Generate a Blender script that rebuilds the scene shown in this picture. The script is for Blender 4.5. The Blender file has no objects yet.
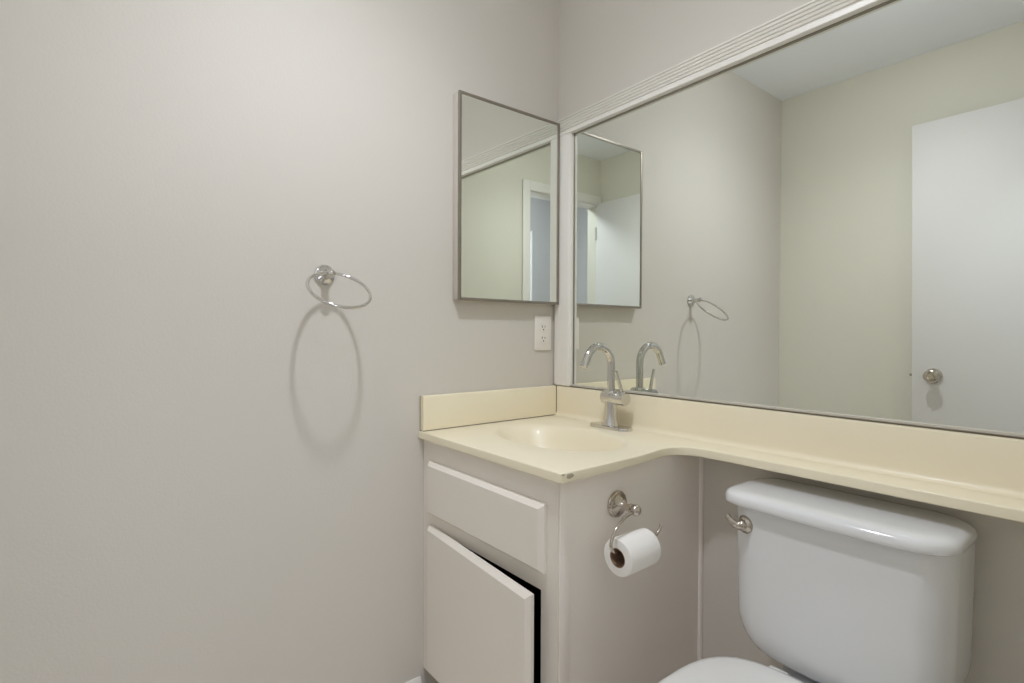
import bpy, bmesh, math
from mathutils import Vector, Matrix

C = bpy.context.scene.collection
sc = bpy.context.scene

# ------------------------------------------------------------------ camera
YAW, PIT, ROL, FPX = .8991, -.0168, .0035, 535.05
cam_d = bpy.data.cameras.new('camera')
cam = bpy.data.objects.new('camera', cam_d)
C.objects.link(cam)
cam_d.sensor_fit = 'HORIZONTAL'
cam_d.sensor_width = 36.0
cam_d.lens = FPX / 1024 * 36.0
cam_d.clip_start = .01
_f = Vector((-math.sin(YAW) * math.cos(PIT), math.cos(YAW) * math.cos(PIT), math.sin(PIT)))
_r = Vector((math.cos(YAW), math.sin(YAW), 0))
_u = _r.cross(_f)
_r2 = _r * math.cos(ROL) + _u * math.sin(ROL)
_u2 = _u * math.cos(ROL) - _r * math.sin(ROL)
_m = Matrix((_r2, _u2, -_f)).transposed().to_4x4()
_m.translation = Vector((1.4026, -1.3214, 1.1016))
cam.matrix_world = _m
sc.camera = cam

# ------------------------------------------------------------------ world, exposure
w = bpy.data.worlds.new('world')
sc.world = w
w.use_nodes = True
w.node_tree.nodes['Background'].inputs[0].default_value = (.8, .85, .9, 1)
w.node_tree.nodes['Background'].inputs[1].default_value = .3
sc.view_settings.view_transform = 'Standard'
sc.view_settings.look = 'None'
sc.view_settings.gamma = 1
sc.view_settings.use_curve_mapping = False
sc.view_settings.exposure = -0.08
sc.cycles.use_denoising = True
sc.cycles.max_bounces = 14
sc.cycles.diffuse_bounces = 8
sc.cycles.glossy_bounces = 8
sc.cycles.sample_clamp_indirect = 6.0

SPOT_WATTS = 32.0          # the recessed downlight in the bathroom ceiling
LIGHT_RGB = (.915, .945, 1.03)
LENS_STRENGTH = 200.0
HALL_STRENGTH = 62.0       # the hall's ceiling lamp behind the photographer
WINDOW_STRENGTH = 1.3      # daylight from the hall's window, coming in by the doorway

# ------------------------------------------------------------------ materials
def lin(c):
    return tuple(((x / 255) / 12.92 if x / 255 <= .04045 else ((x / 255 + .055) / 1.055) ** 2.4) for x in c) + (1,)

def mat(name, rgb, rough=.5, metal=0, spec=.5, coat=0, bump=None, mottle=None, emit=0, sss=0):
    m = bpy.data.materials.new(name)
    m.use_nodes = True
    nt = m.node_tree
    b = nt.nodes['Principled BSDF']
    b.inputs['Base Color'].default_value = lin(rgb)
    b.inputs['Roughness'].default_value = rough
    b.inputs['Metallic'].default_value = metal
    b.inputs['Specular IOR Level'].default_value = spec
    b.inputs['Coat Weight'].default_value = coat
    b.inputs['Coat Roughness'].default_value = .06
    if emit:
        b.inputs['Emission Color'].default_value = lin(rgb)
        b.inputs['Emission Strength'].default_value = emit
    tc = nt.nodes.new('ShaderNodeTexCoord')
    if bump:
        scale, strength, dist = bump
        n = nt.nodes.new('ShaderNodeTexNoise')
        n.inputs['Scale'].default_value = scale
        n.inputs['Detail'].default_value = 3
        nt.links.new(tc.outputs['Object'], n.inputs['Vector'])
        bp = nt.nodes.new('ShaderNodeBump')
        bp.inputs['Strength'].default_value = strength
        bp.inputs['Distance'].default_value = dist
        nt.links.new(n.outputs['Fac'], bp.inputs['Height'])
        nt.links.new(bp.outputs['Normal'], b.inputs['Normal'])
    if mottle:
        scale, rgb2 = mottle
        n = nt.nodes.new('ShaderNodeTexNoise')
        n.inputs['Scale'].default_value = scale
        n.inputs['Detail'].default_value = 4
        nt.links.new(tc.outputs['Object'], n.inputs['Vector'])
        mx = nt.nodes.new('ShaderNodeMix')
        mx.data_type = 'RGBA'
        mx.inputs[6].default_value = lin(rgb)
        mx.inputs[7].default_value = lin(rgb2)
        nt.links.new(n.outputs['Fac'], mx.inputs[0])
        nt.links.new(mx.outputs[2], b.inputs['Base Color'])
    return m

M = {}
M['wall'] = mat('wall_paint', (209, 204, 196), .6, spec=.3, bump=(160, .18, .002), mottle=(2.0, (211, 206, 198)))
M['wall_far'] = mat('wall_paint_cream', (222, 219, 207), .6, spec=.3, bump=(160, .18, .002))
M['ceiling'] = mat('ceiling_paint', (243, 246, 252), .8, bump=(120, .2, .002))
M['trim'] = mat('trim_paint', (232, 229, 223), .35)
M['cab'] = mat('cabinet_paint', (233, 227, 218), .45, bump=(60, .03, .002))
M['cab_side'] = mat('cabinet_paint_lit_side', (242, 235, 228), .5)  # cabinet paint made lighter, standing in for light from the doorway side
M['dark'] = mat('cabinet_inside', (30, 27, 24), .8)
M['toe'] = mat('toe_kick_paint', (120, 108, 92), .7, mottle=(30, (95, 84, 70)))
M['door'] = mat('door_paint', (219, 217, 215), .6, spec=.25)
M['hall'] = mat('hall_paint', (203, 202, 203), .6, bump=(160, .18, .002))
M['marble'] = mat('cultured_marble', (238, 229, 205), .38, coat=.03, mottle=(4.0, (235, 225, 199)))
M['marble2'] = mat('cultured_marble_splash', (237, 227, 199), .25, coat=.1, mottle=(3.0, (233, 223, 196)))
M['caulk'] = mat('caulk', (110, 102, 84), .7)
M['chip'] = mat('chipped_gelcoat', (192, 182, 160), .7, mottle=(300, (160, 148, 128)))
M['chrome'] = mat('chrome', (214, 212, 208), .07, metal=1)
M['nickel'] = mat('brushed_nickel', (196, 188, 178), .18, metal=1)
M['frame'] = mat('satin_frame', (160, 153, 143), .42, metal=1)
M['mirror'] = mat('mirror_silver', (237, 240, 234), .0, metal=1)
M['porc'] = mat('porcelain', (226, 227, 229), .12, coat=.5)
M['seatp'] = mat('seat_plastic', (236, 236, 234), .2)
M['paper'] = mat('tissue_paper', (243, 241, 238), .95, spec=.1, bump=(220, .12, .002))
M['card'] = mat('cardboard_core', (148, 122, 98), .9)
M['plate'] = mat('outlet_plastic', (235, 230, 222), .35)
M['slot'] = mat('slot_dark', (38, 34, 30), .8)
M['floor'] = mat('floor_vinyl', (216, 207, 194), .4, mottle=(14, (226, 218, 206)))
M['bulb'] = mat('downlight_lens', (244, 248, 255), .5, emit=LENS_STRENGTH)
M['hall_light'] = mat('hall_lamp_light', (236, 243, 255), .5, emit=HALL_STRENGTH)
M['window'] = mat('window_daylight', (245, 248, 255), .5, emit=WINDOW_STRENGTH)
M['mc_body'] = mat('cabinet_body_paint', (200, 194, 184), .5)
M['channel'] = mat('channel_plastic', (196, 190, 176), .4)
M['white_metal'] = mat('white_metal', (235, 235, 232), .4)

# ------------------------------------------------------------------ mesh helpers
def link(name, bm, m, parent=None, angle=38, kind=None):
    bmesh.ops.recalc_face_normals(bm, faces=bm.faces)
    lim = math.radians(angle)
    for f in bm.faces:
        f.smooth = True
    for e in bm.edges:
        e.smooth = not (len(e.link_faces) != 2 or e.calc_face_angle(0) > lim)
    me = bpy.data.meshes.new(name)
    bm.to_mesh(me)
    bm.free()
    o = bpy.data.objects.new(name, me)
    C.objects.link(o)
    me.materials.append(m)
    if parent:
        o.parent = parent
        o.matrix_parent_inverse = Matrix.Translation(-parent.location)
    if kind:
        o['kind'] = kind
    return o

def thing(name, label, cat, loc, group=None):
    o = bpy.data.objects.new(name, None)
    C.objects.link(o)
    o.location = loc
    o.empty_display_size = .05
    o['label'] = label
    o['category'] = cat
    if group:
        o['group'] = group
    return o

def box(bm, x0, x1, y0, y1, z0, z1, bev=0, seg=2, mtx=None):
    t = bmesh.new()
    vs = [t.verts.new((x, y, z)) for x in (x0, x1) for y in (y0, y1) for z in (z0, z1)]
    for q in ((0, 1, 3, 2), (4, 6, 7, 5), (0, 4, 5, 1), (2, 3, 7, 6), (0, 2, 6, 4), (1, 5, 7, 3)):
        t.faces.new([vs[i] for i in q])
    if bev:
        bmesh.ops.bevel(t, geom=list(t.edges), offset=bev, segments=seg, affect='EDGES', profile=.5)
    merge(bm, t, mtx)

def merge(bm, t, mtx=None):
    me = bpy.data.meshes.new('tmp')
    t.to_mesh(me)
    t.free()
    if mtx:
        me.transform(mtx)
    bm.from_mesh(me)
    bpy.data.meshes.remove(me)

def bx(*a, **k):
    bm = bmesh.new()
    box(bm, *a, **k)
    return bm

def loft(bm, loops, cap0=True, cap1=True):
    rows = [[bm.verts.new(p) for p in l] for l in loops]
    n = len(rows[0])
    for a, b in zip(rows, rows[1:]):
        for i in range(n):
            bm.faces.new((a[i], a[(i + 1) % n], b[(i + 1) % n], b[i]))
    if cap0:
        bm.faces.new(rows[0][::-1])
    if cap1:
        bm.faces.new(rows[-1])
    return rows

def lathe(bm, prof, origin, axis, n=32):
    """prof: (radius, height along axis). radius 0 ends close to a point."""
    ax = Vector(axis).normalized()
    s = ax.orthogonal().normalized()
    t = ax.cross(s)
    o = Vector(origin)
    rows = []
    for r, h in prof:
        if r < 1e-6:
            rows.append([bm.verts.new(o + ax * h)])
        else:
            rows.append([bm.verts.new(o + ax * h + (s * math.cos(2 * math.pi * i / n) + t * math.sin(2 * math.pi * i / n)) * r) for i in range(n)])
    for a, b in zip(rows, rows[1:]):
        for i in range(n):
            j = (i + 1) % n
            if len(a) == 1 and len(b) == 1:
                continue
            if len(a) == 1:
                bm.faces.new((a[0], b[i], b[j]))
            elif len(b) == 1:
                bm.faces.new((a[i], a[j], b[0]))
            else:
                bm.faces.new((a[i], a[j], b[j], b[i]))

def ball(bm, c, r, n=20):
    k = 10
    lathe(bm, [(r * math.sin(math.pi * i / k), -r * math.cos(math.pi * i / k)) for i in range(k + 1)], c, (0, 0, 1), n)

def tube(bm, pts, r, n=14, closed=False):
    P = [Vector(p) for p in pts]
    rs = r if isinstance(r, (list, tuple)) else [r] * len(P)
    rows = []
    ref = None
    for i, p in enumerate(P):
        if closed:
            d = P[(i + 1) % len(P)] - P[i - 1]
        else:
            d = P[min(i + 1, len(P) - 1)] - P[max(i - 1, 0)]
        d.normalize()
        if ref is None:
            ref = d.orthogonal().normalized()
        ref = (ref - d * ref.dot(d)).normalized()
        t = d.cross(ref)
        rows.append([bm.verts.new(p + (ref * math.cos(2 * math.pi * k / n) + t * math.sin(2 * math.pi * k / n)) * rs[i]) for k in range(n)])
    m = len(rows)
    for i in range(m if closed else m - 1):
        a, b = rows[i], rows[(i + 1) % m]
        for k in range(n):
            bm.faces.new((a[k], a[(k + 1) % n], b[(k + 1) % n], b[k]))
    if not closed:
        bm.faces.new(rows[0][::-1])
        bm.faces.new(rows[-1])

def spline(pts, n=8):
    P = [Vector(p) for p in pts]
    out = []
    for i in range(len(P) - 1):
        p0, p1, p2, p3 = P[max(i - 1, 0)], P[i], P[i + 1], P[min(i + 2, len(P) - 1)]
        for k in range(n):
            t = k / n
            out.append(.5 * ((2 * p1) + (p2 - p0) * t + (2 * p0 - 5 * p1 + 4 * p2 - p3) * t * t + (3 * p1 - p0 - 3 * p2 + p3) * t ** 3))
    out.append(P[-1])
    return out

def rrect(x0, x1, y0, y1, rf, rb, z, bow=0, n=8, nb=12):
    """plan outline; y0 is the front (towards the room), with its own corner radius and a bow."""
    pts = []
    def arc(cx, cy, r, a0):
        for i in range(n + 1):
            a = a0 + math.pi / 2 * i / n
            pts.append([cx + r * math.cos(a), cy + r * math.sin(a)])
    arc(x1 - rb, y1 - rb, rb, 0)
    arc(x0 + rb, y1 - rb, rb, math.pi / 2)
    arc(x0 + rf, y0 + rf, rf, math.pi)
    for i in range(1, nb):
        pts.append([x0 + rf + (x1 - x0 - 2 * rf) * i / nb, y0])
    arc(x1 - rf, y0 + rf, rf, 1.5 * math.pi)
    xc, hw = (x0 + x1) / 2, (x1 - x0) / 2
    out = []
    for x, y in pts:
        t = (y1 - y) / (y1 - y0)
        out.append((x, y - bow * t * (1 - ((x - xc) / hw) ** 2), z))
    return out

def egg(xc, yb, yf, hw, z, back_flat=.6, n=48):
    """closed bowl outline: blunt at the back, round at the front."""
    ym = yb + (yf - yb) * .45
    out = []
    for i in range(n):
        a = 2 * math.pi * i / n
        c, s = math.cos(a), math.sin(a)
        if s < 0:
            y = ym + (yf - ym) * (-s)
            x = hw * c
        else:
            e = back_flat
            y = ym + (yb - ym) * abs(s) ** e
            x = hw * math.copysign(abs(c) ** e, c)
        out.append((xc + x, y, z))
    return out

# ------------------------------------------------------------------ the room
D, W, H = 1.69, 1.392, 2.382
WT = .11
DY0, DY1, DZ = -1.672, -.987, 2.056          # door opening in the right wall
HX, HY0, HY1 = 2.45, -2.45, .2               # the hall beyond it

link('wall_left', bx(-.1, 0, -D - .1, .1, 0, H), M['wall'], kind='structure')
link('wall_back', bx(0, W + WT, 0, .1, 0, H), M['wall'], kind='structure')
link('wall_front', bx(0, W + WT, -D - .1, -D, 0, H), M['wall_far'], kind='structure')
bm = bmesh.new()
box(bm, W, W + WT, DY1, 0, 0, H)
box(bm, W, W + WT, -D, DY0, 0, H)
box(bm, W, W + WT, DY0, DY1, DZ, H)
link('wall_right', bm, M['wall_far'], kind='structure')
bm = bmesh.new()
WY0, WY1, WZ0, WZ1 = -1.93, -1.70, .25, 2.05
box(bm, HX, HX + .1, HY0, WY0, 0, H)
box(bm, HX, HX + .1, WY1, HY1, 0, H)
box(bm, HX, HX + .1, WY0, WY1, WZ1, H)
box(bm, HX, HX + .1, WY0, WY1, 0, WZ0)
box(bm, W + WT, HX, HY1, HY1 + .1, 0, H)
box(bm, W + WT, HX, HY0 - .1, HY0, 0, H)
box(bm, W, W + WT, HY0, -D - .1, 0, H)
box(bm, W, W + WT, .1, HY1, 0, H)
link('wall_hall', bm, M['hall'], kind='structure')
win = link('window_1', bx(HX + .05, HX + .06, WY0, WY1, WZ0, WZ1), M['window'], kind='structure')
link('floor', bx(-.1, HX + .1, HY0 - .1, HY1 + .1, -.1, 0), M['floor'], kind='structure')
link('ceiling', bx(-.1, HX + .1, HY0 - .1, HY1 + .1, H, H + .1), M['ceiling'], kind='structure')

def base_profile(bm, p0, p1, nrm, h=.078, t=.012):
    p0, p1, nrm = Vector(p0), Vector(p1), Vector(nrm)
    prof = [(0, 0), (t, 0), (t, h - .018), (t * .7, h - .006), (t * .3, h), (0, h)]
    loops = [[p + nrm * a + Vector((0, 0, b)) for a, b in prof] for p in (p0, p1)]
    loft(bm, loops)
bm = bmesh.new(); base_profile(bm, (0, -D, 0), (0, -.552, 0), (1, 0, 0))
link('baseboard_left', bm, M['trim'], kind='structure')
bm = bmesh.new(); base_profile(bm, (0.012, -D, 0), (W, -D, 0), (0, 1, 0))
link('baseboard_front', bm, M['trim'], kind='structure')

# door lining and casing
bm = bmesh.new()
box(bm, W - .002, W + WT + .002, DY1 - .014, DY1 + .002, 0, DZ - .014, .002)
box(bm, W - .002, W + WT + .002, DY0 + .001, DY1 + .002, DZ - .0138, DZ + .002, .002)
box(bm, W - .014, W - .0025, DY1 - .008, DY1 + .055, 0, DZ + .055, .003)
box(bm, W - .0138, W - .0027, DY0 - .015, DY1 - .0085, DZ - .008, DZ + .055, .003)
link('trim_1', bm, M['trim'], kind='structure')

# the open door standing against the front wall, seen in the big mirror
tilt = .012
door_h = Vector((1.384, -1.630, 0))
ang = math.atan2(.0175, -.70)
door = link('door_1', bx(0, .750, -.035, 0, -1.00, 1.036, .002), M['door'], kind='structure')
ax_x = Vector((-.70, .0245, 0)).normalized()
ax_n = Vector((.0245, .70, 0)).normalized()
R3 = Matrix((ax_x, ax_n, Vector((0, 0, 1)))).transposed().to_4x4()
R3 = Matrix.Translation(door_h + Vector((0, 0, 1.013))) @ R3 @ Matrix.Rotation(tilt, 4, 'Y')
# local x runs from the hinge to the free edge, local y towards the mirror, z up
me = door.data
for v in me.vertices:
    v.co = (R3 @ Vector((v.co.x, v.co.y, v.co.z)))
me.flip_normals() if R3.determinant() < 0 else None
def dw(x, y, z):
    return R3 @ Vector((x, y, z))
KX, KZ = .750 - .079, -.088
nrm = R3.to_3x3() @ Vector((0, 1, 0))
bm = bmesh.new()
lathe(bm, [(0, -.001), (.032, -.001), (.033, .004), (.029, .010), (.015, .013), (.0125, .020), (.0125, .030),
           (.019, .034), (.026, .041), (.0285, .050), (.027, .058), (.020, .063), (.012, .064), (.0105, .0625), (0, .0625)],
      dw(KX, 0, KZ), nrm, 32)
link('door_knob', bm, M['nickel'], door)
bm = bmesh.new()
lathe(bm, [(0, 0), (.006, 0), (.006, .012), (.004, .0145), (0, .0145)], dw(.7485, -.0175, KZ), R3.to_3x3() @ Vector((1, 0, 0)), 16)
link('door_latch', bm, M['nickel'], door)
for hz in (-.80, .02, .82):
    bm = bmesh.new()
    tube(bm, [dw(-.006, .002, hz - .045), dw(-.006, .002, hz + .045)], .006, 12)
    link('hinge', bm, M['door'], door)

# ------------------------------------------------------------------ lamps of the place
LX0, LY0 = .69, -.875
cl = thing('ceiling_lamp', 'small round downlight in a white trim ring on the bathroom ceiling', 'lamp', (LX0, LY0, H))
bm = bmesh.new()
lathe(bm, [(0, -.0005), (.085, -.0005), (.085, -.005), (.078, -.010), (.060, -.012), (.054, -.009), (.053, -.004), (0, -.004)], (LX0, LY0, H), (0, 0, 1), 40)
link('trim_ring', bm, M['white_metal'], cl)
bm = bmesh.new()
lathe(bm, [(0, -.0042), (.046, -.0042), (.046, -.012), (.041, -.022), (.030, -.031), (.015, -.036), (0, -.0375)], (LX0, LY0, H), (0, 0, 1), 24)
link('lens', bm, M['bulb'], cl)
sl_d = bpy.data.lights.new('downlight', 'SPOT')
sl_d.energy = SPOT_WATTS
sl_d.color = LIGHT_RGB
sl_d.spot_size = math.radians(150)
sl_d.spot_blend = 1.0
sl_d.shadow_soft_size = .045
sl_o = bpy.data.objects.new('downlight', sl_d)
C.objects.link(sl_o)
sl_o.location = (LX0, LY0, H - .06)
sl_o.parent = cl
sl_o.matrix_parent_inverse = Matrix.Translation(-cl.location)

hl = thing('hall_lamp', 'round flush lamp on the hall ceiling outside the doorway', 'lamp', (1.95, -1.25, H))
bm = bmesh.new()
lathe(bm, [(0, 0), (.17, 0), (.17, -.018), (.16, -.020), (0, -.020)], (1.95, -1.25, H), (0, 0, 1), 40)
link('lamp_base', bm, M['white_metal'], hl)
bm = bmesh.new()
lathe(bm, [(.155, -.020), (.15, -.035), (.12, -.055), (.06, -.068), (0, -.072)], (1.95, -1.25, H), (0, 0, 1), 40)
link('lamp_shade', bm, M['hall_light'], hl)

# ------------------------------------------------------------------ vanity cabinet
FY, SX, CB, CT = -.541, .580, .100, .7890     # front frame plane, right side, bottom, top
vc = thing('vanity_cabinet', 'off-white painted vanity cabinet with its lower door ajar under the cream countertop', 'cabinet', (.29, -.27, 0))
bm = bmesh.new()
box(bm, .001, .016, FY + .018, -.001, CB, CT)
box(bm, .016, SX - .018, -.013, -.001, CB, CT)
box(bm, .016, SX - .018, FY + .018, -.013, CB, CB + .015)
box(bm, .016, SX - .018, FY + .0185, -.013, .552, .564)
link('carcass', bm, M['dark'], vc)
bm = bmesh.new()
OX0, OX1, OZ0, OZ1 = .060, .527, .145, .534
box(bm, .001, OX0, FY, FY + .018, CB, CT)
box(bm, OX1, SX, FY, FY + .018, CB, CT)
box(bm, OX0, OX1, FY, FY + .018, OZ1, CT)
box(bm, OX0, OX1, FY, FY + .018, CB, OZ0)
link('face_frame', bm, M['cab'], vc)
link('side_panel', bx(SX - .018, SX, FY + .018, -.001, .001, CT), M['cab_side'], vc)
link('toe_kick', bx(.001, SX - .018, FY + .055, FY + .067, .001, CB), M['toe'], vc)
bm = bmesh.new()
loft(bm, [[(SX, -.001, z)] + [(SX + .008 * math.cos(a), -.001 - .010 * math.sin(a), z) for a in [math.pi / 2 * i / 6 for i in range(7)]] for z in (.001, CT - .001)])
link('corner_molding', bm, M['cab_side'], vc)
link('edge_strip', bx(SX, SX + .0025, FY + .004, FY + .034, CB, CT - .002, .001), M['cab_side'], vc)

def panel(x0, x1, z0, z1, t, bev, mtx=None):
    """slab front with a bevelled face; y=0 is the back, -t the face"""
    bm = bmesh.new()
    def ring(i, y):
        return [(x0 + i, y, z0 + i), (x1 - i, y, z0 + i), (x1 - i, y, z1 - i), (x0 + i, y, z1 - i)]
    loft(bm, [ring(0, 0), ring(0, -t * .42), ring(bev, -t)])
    if mtx:
        bmesh.ops.transform(bm, matrix=mtx, verts=bm.verts)
    return bm
link('drawer_front', panel(.048, .546, .577, .729, .018, .010, Matrix.Translation((0, FY - .0005, 0))), M['cab'], vc, angle=20)
dm = Matrix.Translation((.050, FY - .001, 0)) @ Matrix.Rotation(math.radians(-4.2), 4, 'Z')
dr = link('cabinet_door', panel(0, .498, .125, .5435, .018, .010, dm), M['cab'], vc, angle=20)

# ------------------------------------------------------------------ countertop with sink and shelf over the toilet
ZT, ZB = .8107, .7893
ct = thing('countertop', 'cream cultured marble countertop with integral sink and narrow shelf running over the toilet', 'countertop', (.30, -.27, ZB))
edge = spline([(.607, -.552, 0), (.6065, -.46, 0), (.6055, -.39, 0), (.6035, -.34, 0), (.601, -.295, 0), (.5965, -.250, 0), (.5900, -.208, 0), (.5885, -.182, 0), (.5945, -.153, 0), (.612, -.1295, 0), (.645, -.1140, 0), (.70, -.1110, 0), (.85, -.1105, 0), (1.05, -.1110, 0), (1.3285, -.1120, 0)], 5)
outline = [(.0015, -.559), (.20, -.559), (.40, -.559), (.598, -.559), (.605, -.557)] + [(p.x, p.y) for p in edge] + [(1.3285, -.0015), (.9, -.0015), (.6, -.0015), (.3, -.0015), (.0015, -.0015), (.0015, -.2), (.0015, -.4)]
def offset(poly, d):
    n = len(poly); out = []
    for i in range(n):
        a, b, c = Vector(poly[i - 1]), Vector(poly[i]), Vector(poly[(i + 1) % n])
        n1 = Vector(((b - a).y, -(b - a).x)).normalized()
        n2 = Vector(((c - b).y, -(c - b).x)).normalized()
        k = n1 + n2
        k = k / max(.4, k.dot(n1))
        out.append(b - k * d)
    return out
SXC, SYC, SA, SB = .305, -.285, .212, .142
bm = bmesh.new()
T = .0028
prof = [(T, ZT)] + [(T - T * math.sin(a), ZT - T + T * math.cos(a)) for a in (math.pi / 6, math.pi / 3, math.pi / 2)]
prof += [(0, ZB + .002), (.002, ZB)]
rows = []
for d, z in prof:
    rows.append([bm.verts.new((p.x, p.y, z)) for p in offset(outline, d)])
n = len(outline)
for a, b in zip(rows, rows[1:]):
    for i in range(n):
        bm.faces.new((a[i], a[(i + 1) % n], b[(i + 1) % n], b[i]))
# bowl rings (radius factor, depth)
NB = 64
bowl_prof = [(1.06, 0), (1.03, -.0008), (1.0, -.003), (.97, -.0075), (.93, -.016), (.87, -.032), (.79, -.056), (.68, -.081), (.54, -.101), (.38, -.113), (.22, -.118), (.10, -.120)]
brs = []
for k, dz in bowl_prof:
    brs.append([bm.verts.new((SXC + SA * k * math.cos(2 * math.pi * i / NB), SYC + SB * k * math.sin(2 * math.pi * i / NB), ZT + dz)) for i in range(NB)])
for a, b in zip(brs, brs[1:]):
    for i in range(NB):
        bm.faces.new((a[i], a[(i + 1) % NB], b[(i + 1) % NB], b[i]))
bm.edges.ensure_lookup_table()
es = [bm.edges.get((r[i], r[(i + 1) % len(r)])) for r in (rows[0], brs[0]) for i in range(len(r))]
bmesh.ops.triangle_fill(bm, edges=es, use_beauty=True)
bm.normal_update()
# underside: the slab bottom as a second fill around the outside of the bowl
obs = []
for k, dz in [(1.06, ZB - ZT), (.99, ZB - ZT - .012), (.86, -.075), (.62, -.118), (.30, -.134), (.12, -.136)]:
    obs.append([bm.verts.new((SXC + (SA * k + .004) * math.cos(2 * math.pi * i / NB), SYC + (SB * k + .004) * math.sin(2 * math.pi * i / NB), ZT + dz)) for i in range(NB)])
for a, b in zip(obs, obs[1:]):
    for i in range(NB):
        bm.faces.new((a[i], a[(i + 1) % NB], b[(i + 1) % NB], b[i]))
es = [bm.edges.get((r[i], r[(i + 1) % len(r)])) for r in (rows[-1], obs[0]) for i in range(len(r))]
bmesh.ops.triangle_fill(bm, edges=es, use_beauty=True)
a, b = brs[-1], obs[-1]
for i in range(NB):
    bm.faces.new((a[i], a[(i + 1) % NB], b[(i + 1) % NB], b[i]))
link('sink_top', bm, M['marble'], ct, angle=40)
bm = bmesh.new()
lathe(bm, [(.0205, -.014), (.0205, .0), (.023, .0015), (.021, .003), (.016, .002), (.0155, -.002), (.010, -.002), (.009, .004), (0, .0055)], (SXC, SYC, ZT - .1195), (0, 0, 1), 28)
link('drain', bm, M['chrome'], ct)

def extr_x(prof, x0, x1):
    bm = bmesh.new()
    loft(bm, [[(x, y, z) for y, z in prof] for x in (x0, x1)])
    return bm
ST = .9145
cove = [(-.0195 - .016 + .016 * math.cos(a), ZT + .0162 - .016 * math.sin(a)) for a in [math.pi / 2 * i / 6 for i in range(7)]]
prof = [(-.0015, ZT + .0002)] + [(y, z) for y, z in cove[::-1]] + [(-.0195, ST - .006), (-.018, ST - .002), (-.0145, ST), (-.0015, ST)]
link('backsplash', extr_x(prof, .021, 1.3285), M['marble'], ct)
bm = bmesh.new()
loft(bm, [[(.0015, y, ZT + .002), (.0195, y, ZT + .002), (.0195, y, ST - .004), (.0175, y, ST - .001), (.0145, y, ST), (.0015, y, ST)] for y in (-.552, -.0215)])
link('side_splash', bm, M['marble2'], ct)
bm = bmesh.new()
box(bm, .017, .0208, -.552, -.021, ZT + .0002, ZT + .0022)
box(bm, .018, .0209, -.0215, -.0185, ZT + .0002, ST - .002)
box(bm, .0008, .0016, -.5535, -.0215, ZT - .02, ST - .001)
link('caulk', bm, M['caulk'], ct)
for cy0, cyl, cz, chz in ((-.5515, .005, ZT - .0035, .0018), (-.532, .012, ZT - .0085, .0052)):
    bm = bmesh.new()
    flake = [(math.cos(2 * math.pi * i / 14) * (1 + .18 * math.sin(5.1 * i)), math.sin(2 * math.pi * i / 14) * (1 + .16 * math.cos(3.7 * i))) for i in range(14)]
    loft(bm, [[(x, cy0 + cyl * k * p, cz + chz * k * q) for p, q in flake] for x, k in ((.600, 1), (.6070, 1), (.6074, .85))])
    link('edge_chip', bm, M['chip'], ct)

# ------------------------------------------------------------------ faucet
FX, FYY = .315, -.070
fa = thing('faucet', 'chrome single-lever gooseneck faucet on the cream countertop behind the sink', 'faucet', (FX, FYY, ZT))
bm = bmesh.new()
def stad(hx, hy, z, n=14):
    out = []
    for s, a0 in ((1, -math.pi / 2), (-1, math.pi / 2)):
        for i in range(n + 1):
            a = a0 + math.pi * i / n
            out.append((FX + s * (hx - hy) + hy * math.cos(a), FYY + hy * math.sin(a), z))
    return out
loft(bm, [stad(.076, .027, ZT + .0004), stad(.076, .027, ZT + .006), stad(.0745, .0255, ZT + .009), stad(.069, .021, ZT + .010)])
link('deck_plate', bm, M['chrome'], fa)
bm = bmesh.new()
lathe(bm, [(0, .010), (.026, .010), (.0255, .014), (.0225, .019), (.0195, .05), (.0185, .07), (.0185, .112), (.0165, .116), (0, .116)], (FX, FYY, ZT), (0, 0, 1), 32)
lathe(bm, [(0, -.027), (.0200, -.027), (.0210, -.025), (.0210, .014), (.0198, .015), (.0198, .0165), (.0210, .0175), (.0210, .056), (.0200, .058), (0, .058)], (FX, FYY, ZT + .094), (1, 0, 0), 32)
link('faucet_body', bm, M['chrome'], fa)
bm = bmesh.new()
R, zc = .055, 1.006
pts = [(FX, FYY, ZT + .112), (FX, FYY, .97)]
for i in range(0, 17):
    a = math.radians(152) * i / 16
    pts.append((FX, FYY - R + R * math.cos(a), zc + R * math.sin(a)))
dd = Vector((0, -math.sin(math.radians(152)), math.cos(math.radians(152))))
tip = Vector(pts[-1]) + dd * .036
pts.append(tuple(tip))
tube(bm, pts, .0118, 20)
lathe(bm, [(.0118, -.006), (.0126, -.005), (.0126, .0), (.0095, .0008), (.009, -.002), (0, -.002)], tip, dd, 20)
link('spout', bm, M['chrome'], fa)
bm = bmesh.new()
hp = Vector((FX + .042, FYY, ZT + .112))
tube(bm, [hp, hp + Vector((-.001, -.006, .02)), hp + Vector((-.004, -.022, .064))], [.0060, .0052, .0042], 14)
link('lever_handle', bm, M['chrome'], fa)

# ------------------------------------------------------------------ big wall mirror with its white moulding
def zbot(x): return 1.7856 + .0115 * x
def ztop(x): return 1.846 + .0195 * x
wm = thing('wall_mirror', 'wide frameless wall mirror under a fluted white moulding above the cream countertop', 'mirror', (.7, -.001, .92))
bm = bmesh.new()
X0, X1 = .080, 1.3285
loft(bm, [[(X0, y, .9190), (X1, y, .9190), (X1, y, zbot(X1) + .004), (X0, y, zbot(X0) + .004)] for y in (-.0003, -.0013)])
link('mirror_glass', bm, M['mirror'], wm, angle=5)
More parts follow.
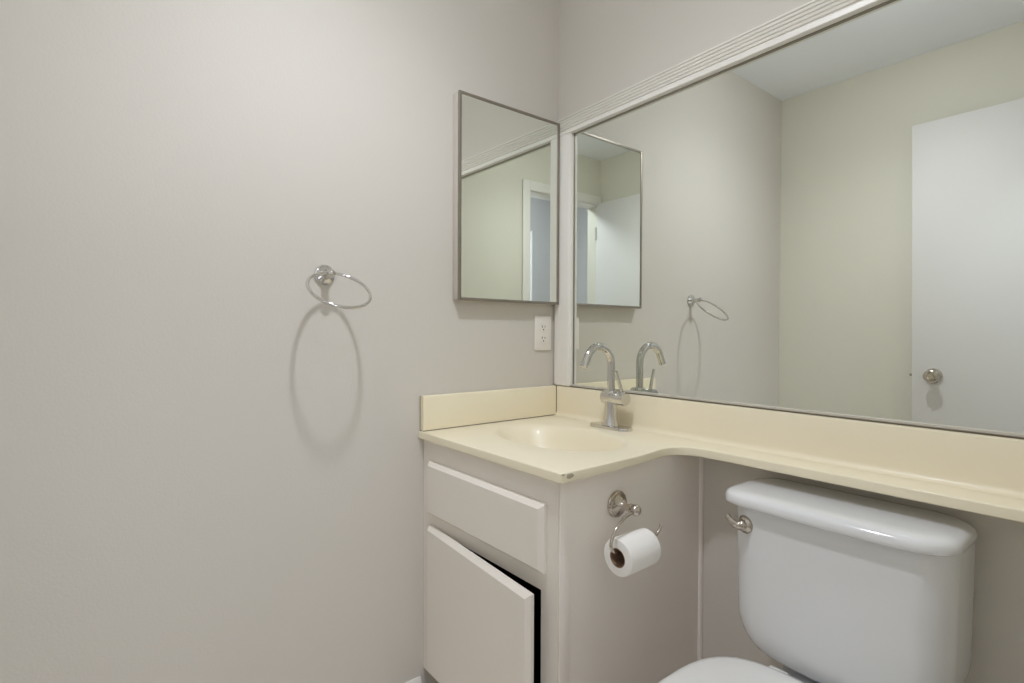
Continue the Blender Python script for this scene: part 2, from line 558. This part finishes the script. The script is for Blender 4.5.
# fluted moulding: a flat band below, five ridges above
prof = [(0, 0), (.004, -.0195), (.03, -.0215), (.20, -.0215), (.24, -.0195)]
for k in range(5):
    a = .25 + .15 * k
    prof += [(a + .01, -.0185), (a + .025, -.0155), (a + .05, -.0155), (a + .065, -.020), (a + .135, -.0215)]
prof = prof[:-1] + [(.975, -.0205), (1.0, -.017), (1.0, 0)]
bm = bmesh.new()
loft(bm, [[(x, y - .0005, zbot(x) + t * (ztop(x) - zbot(x))) for t, y in prof] for x in (.004, X1)])
link('top_molding', bm, M['trim'], wm, angle=15)
bm = bmesh.new()
SM0, SM1, SZ0 = .006, .084, .9160
pr = [(SM0, 0), (SM0, -.018), (SM0 + .004, -.0205), (SM0 + .024, -.021), (SM0 + .026, -.0195), (SM0 + .029, -.0195), (SM0 + .031, -.021), (SM1 - .008, -.021), (SM1 - .003, -.0185), (SM1, -.013), (SM1, 0)]
mid = (SM0 + SM1) / 2
def sml(z, k=1, dy=1):
    return [(mid + (x - mid) * k, y * dy - .0005, z) for x, y in pr]
loft(bm, [sml(SZ0, .93, .85), sml(SZ0 + .004, 1, 1), sml(zbot(.04) - .0005, 1, 1)])
link('side_molding', bm, M['trim'], wm, angle=20)
bm = bmesh.new()
loft(bm, [[(x, 0 - .0008, .9163), (x, -.010, .9165), (x, -.0105, .918), (x, -.0095, .922), (x, -.0060, .9228), (x, -.0016, .9225), (x, -.0016, .9186), (x, -.0008, .9186)] for x in (SM1 + .0005, X1)])
link('bottom_channel', bm, M['channel'], wm, angle=20)
link('bottom_shadow_strip', bx(SM1 - .06, X1, -.0165, -.0008, ST + .0003, .9163), M['caulk'], wm)  # dark strip standing in for the shadow line under the channel
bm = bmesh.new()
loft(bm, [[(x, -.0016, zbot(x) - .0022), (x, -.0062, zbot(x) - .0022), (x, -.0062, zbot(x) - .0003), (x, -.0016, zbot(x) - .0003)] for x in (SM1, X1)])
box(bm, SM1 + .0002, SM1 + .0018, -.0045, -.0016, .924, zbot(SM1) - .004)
link('edge_strip', bm, M['frame'], wm)  # thin dark strips drawn as the shadow gap along the glass edges

# ------------------------------------------------------------------ medicine cabinet on the left wall
mc = thing('medicine_cabinet', 'shallow medicine cabinet with metal-framed mirror door on the left wall beside the corner', 'cabinet', (0, -.23, 1.2))
Y0, Y1, Z0, Z1 = -.4388, -.0235, 1.1997, 1.8314
link('cabinet_body', bx(.0008, .0255, Y0 - .002, Y1 - .004, Z0 + .003, Z1 - .003, .002), M['mc_body'], mc)
bm = bmesh.new()
fw = .009
for a in ((Y0, Y0 + fw, Z0, Z1), (Y1 - fw, Y1, Z0, Z1), (Y0 + fw, Y1 - fw, Z0, Z0 + fw), (Y0 + fw, Y1 - fw, Z1 - fw, Z1)):
    box(bm, .026, .034, a[0], a[1], a[2], a[3], .0012)
link('door_frame', bm, M['frame'], mc)
link('mirror_panel', bx(.027, .0315, Y0 + fw - .001, Y1 - fw + .001, Z0 + fw - .001, Z1 - fw + .001), M['mirror'], mc, angle=5)

# ------------------------------------------------------------------ outlet
ol = thing('wall_outlet', 'white duplex power outlet on the left wall below the medicine cabinet', 'outlet', (0, -.072, 1.097))
bm = bmesh.new()
oy, oz = -.0715, 1.1000
box(bm, .0006, .0062, oy - .0385, oy + .0385, oz - .0605, oz + .0605, .003)
link('cover_plate', bm, M['plate'], ol)
for dz in (.0195, -.0195):
    bm = bmesh.new()
    loft(bm, [[(x, oy + .0165 * max(-1, min(1, 1.25 * math.cos(a))), oz + dz + .0145 * math.sin(a)) for a in [2 * math.pi * i / 32 for i in range(32)]] for x in (.0055, .0078)])
    rc = link('receptacle', bm, M['plate'], ol)
    bm = bmesh.new()
    box(bm, .0070, .0081, oy - .0075, oy - .0052, oz + dz - .001, oz + dz + .0075)
    box(bm, .0070, .0081, oy + .0052, oy + .0075, oz + dz - .000, oz + dz + .0065)
    lathe(bm, [(0, .0070), (.0026, .0070), (.0026, .0081), (0, .0081)], (0, oy, oz + dz - .0075), (1, 0, 0), 12)
    s = link('slots', bm, M['slot'], rc)
for dz in (.047, -.047, 0):
    bm = bmesh.new()
    lathe(bm, [(0, .0058), (.0034, .0058), (.0032, .0068), (0, .0071)], (0, oy, oz + dz), (1, 0, 0), 16)
    link('screw', bm, M['plate'], ol)

# ------------------------------------------------------------------ towel ring
TY, TZ = -.8340, 1.250
tr = thing('towel_ring', 'chrome towel ring sticking out from the bare left wall', 'towel ring', (0, TY, TZ))
bm = bmesh.new()
lathe(bm, [(0, .0006), (.0265, .0006), (.0270, .003), (.0255, .006), (.0225, .007), (.0215, .0095), (.0180, .011), (.0130, .013), (.0105, .018), (.0095, .026), (.0095, .034), (.0100, .037), (.0100, .040), (.0075, .042)], (0, TY, TZ), (1, 0, 0), 36)
link('wall_mount', bm, M['chrome'], tr)
bm = bmesh.new()
ball(bm, (.050, TY, TZ), .0115)
link('ring_holder', bm, M['chrome'], tr)
bm = bmesh.new()
RR, PH = .0755, .656
d = Vector((math.cos(PH), 0, -math.sin(PH)))
c0 = Vector((.050, TY, TZ)) + d * (RR - .002)
tube(bm, [c0 + d * RR * math.cos(2 * math.pi * i / 72) + Vector((0, 1, 0)) * RR * math.sin(2 * math.pi * i / 72) for i in range(72)], .0041, 12, closed=True)
link('ring', bm, M['chrome'], tr)

# ------------------------------------------------------------------ toilet paper holder and roll
PY, PZ = -.354, .702
ph = thing('toilet_paper_holder', 'chrome open-arm toilet paper holder on the vanity side panel', 'paper holder', (SX, PY, PZ))
bm = bmesh.new()
lathe(bm, [(0, .0006), (.0310, .0006), (.0315, .003), (.0300, .006), (.0265, .0075), (.0255, .0105), (.0210, .012), (.0150, .0145), (.0100, .020), (.0078, .028), (.0078, .040), (.0110, .0425), (.0110, .046), (.0080, .048)], (SX, PY, PZ), (1, 0, 0), 36)
link('wall_mount', bm, M['nickel'], ph)
bm = bmesh.new()
ball(bm, (SX + .056, PY, PZ - .001), .0130)
link('post_knob', bm, M['nickel'], ph)
RC = Vector((.6518, -.4333, .6184))
RA = Vector((0, math.cos(.0233), math.sin(.0233)))
xr = RC.x
rz = RC.z + .0195 - .0052
bm = bmesh.new()
tube(bm, spline([(SX + .056, PY, PZ - .003), (SX + .062, PY - .043, PZ - .006), (xr - .004, PY - .079, PZ - .022), (xr - .002, PY - .097, PZ - .047), (xr - .001, PY - .096, rz + .008), (xr, PY - .085, rz - .0008), (xr, PY - .068, rz), (xr, PY - .033, rz + .001), (xr, PY + .032, rz + .002), (xr, PY + .055, rz + .005), (xr, PY + .067, rz + .013), (xr, PY + .074, rz + .024)], 8), .0036, 14)
link('hook_arm', bm, M['nickel'], ph)
rl = thing('toilet_paper_roll', 'white toilet paper roll hanging on the chrome holder', 'toilet paper', tuple(RC))
bm = bmesh.new()
Lr = .10
lathe(bm, [(.0205, 0), (.0370, 0), (.0392, .0008), (.0400, .003), (.0400, Lr - .003), (.0392, Lr - .0008), (.0370, Lr), (.0205, Lr), (.0205, 0)], RC, RA, 56)
bmesh.ops.remove_doubles(bm, verts=bm.verts, dist=1e-6)
link('paper', bm, M['paper'], rl)
bm = bmesh.new()
lathe(bm, [(.0204, -.0006), (.0204, Lr + .0006), (.0195, Lr + .0006), (.0195, -.0006), (.0204, -.0006)], RC, RA, 40)
bmesh.ops.remove_doubles(bm, verts=bm.verts, dist=1e-6)
link('cardboard_core', bm, M['card'], rl)

# ------------------------------------------------------------------ toilet
TX = .967
to = thing('toilet', 'white two-piece toilet with its lid down standing under the cream counter shelf', 'toilet', (TX, -.35, 0))
# tank
tk = [(.4050, .122, -.170, .035), (.4056, .130, -.174, .040), (.4085, .143, -.179, .045), (.416, .160, -.184, .05), (.427, .174, -.187, .052), (.441, .185, -.189, .055), (.459, .1925, -.190, .055),
      (.48, .196, -.191, .055), (.55, .1975, -.192, .055), (.65, .199, -.193, .055), (.7245, .200, -.194, .055)]
bm = bmesh.new()
loft(bm, [rrect(TX - hw, TX + hw, yf, -.012, r, .025, z, bow=.010) for z, hw, yf, r in tk])
link('tank', bm, M['porc'], to, angle=50)
ld = [(.7247, .205, -.1985, .055), (.7250, .2130, -.2060, .058), (.7270, .2158, -.2090, .060), (.7340, .2155, -.2090, .060), (.7405, .2140, -.2080, .059), (.7445, .2115, -.2058, .058), (.7472, .2070, -.2015, .056), (.7498, .1990, -.1940, .053), (.7515, .1900, -.1850, .050), (.7525, .175, -.165, .044)]
bm = bmesh.new()
loft(bm, [rrect(TX - .008 - hw + .002, TX - .008 + hw - .002, yf, -.010 - (0 if z < .752 else (.2 - hw) * .3 + .002), r, .045, z, bow=.012) for z, hw, yf, r in ld])
link('tank_lid', bm, M['porc'], to, angle=60)
bm = bmesh.new()
LX, LZ, LY = .810, .683, -.1925
lathe(bm, [(0, -.014), (.014, -.014), (.0195, -.002), (.0195, .004), (.017, .008), (.0125, .011), (.0115, .017), (.009, .020), (0, .0205)], (LX, LY, LZ), (-.25, -1, 0), 28)
lv = link('flush_lever', bm, M['nickel'], to)
bm = bmesh.new()
b0 = Vector((LX - .003, LY - .014, LZ))
tube(bm, spline([b0, b0 + Vector((-.009, -.006, .001)), b0 + Vector((-.019, -.010, .008)), b0 + Vector((-.028, -.012, .019))], 6), [.0100] * 5 + [.009] * 4 + [.0078] * 4 + [.0066] * 4 + [.0060] * 2, 14)
link('lever_arm', bm, M['nickel'], lv)
bm = bmesh.new()
lathe(bm, [(0, .3865), (.05, .3865), (.05, .4055), (0, .4055)], (TX, -.10, 0), (0, 0, 1), 28)
link('gasket', bm, M['slot'], to)
# bowl with its pedestal
bm = bmesh.new()
bl = [(.002, .105, -.10, -.58), (.02, .110, -.095, -.585), (.05, .098, -.10, -.575), (.14, .092, -.10, -.57), (.22, .108, -.09, -.595), (.29, .145, -.10, -.645), (.34, .176, -.15, -.685), (.368, .187, -.20, -.70), (.381, .187, -.215, -.70), (.3855, .182, -.22, -.695), (.386, .12, -.25, -.62)]
loft(bm, [egg(TX, yb, yf, hw, z, .75) for z, hw, yb, yf in bl])
box(bm, TX - .10, TX + .10, -.30, -.03, .30, .386, .012, 3)
link('bowl', bm, M['porc'], to, angle=60)
bm = bmesh.new()
st = [(.3865, .190, -.262, -.700), (.3885, .194, -.258, -.704), (.398, .194, -.258, -.704), (.4005, .190, -.262, -.700)]
loft(bm, [egg(TX, yb, yf, hw, z, .62) for z, hw, yb, yf in st])
link('seat', bm, M['seatp'], to, angle=60)
bm = bmesh.new()
sl = [(.4015, .194, -.226, -.703), (.4035, .2000, -.222, -.708), (.413, .2000, -.222, -.708), (.4180, .1955, -.226, -.703), (.4205, .185, -.236, -.692), (.4217, .158, -.262, -.665)]
loft(bm, [egg(TX, yb, yf, hw, z, .62) for z, hw, yb, yf in sl])
link('seat_lid', bm, M['seatp'], to, angle=60)
for s in (-1, 1):
    bm = bmesh.new()
    lathe(bm, [(0, -.018), (.010, -.018), (.0115, -.016), (.0115, .016), (.010, .018), (0, .018)], (TX + s * .075, -.212, .3985), (1, 0, 0), 18)
    link('hinge', bm, M['seatp'], to)
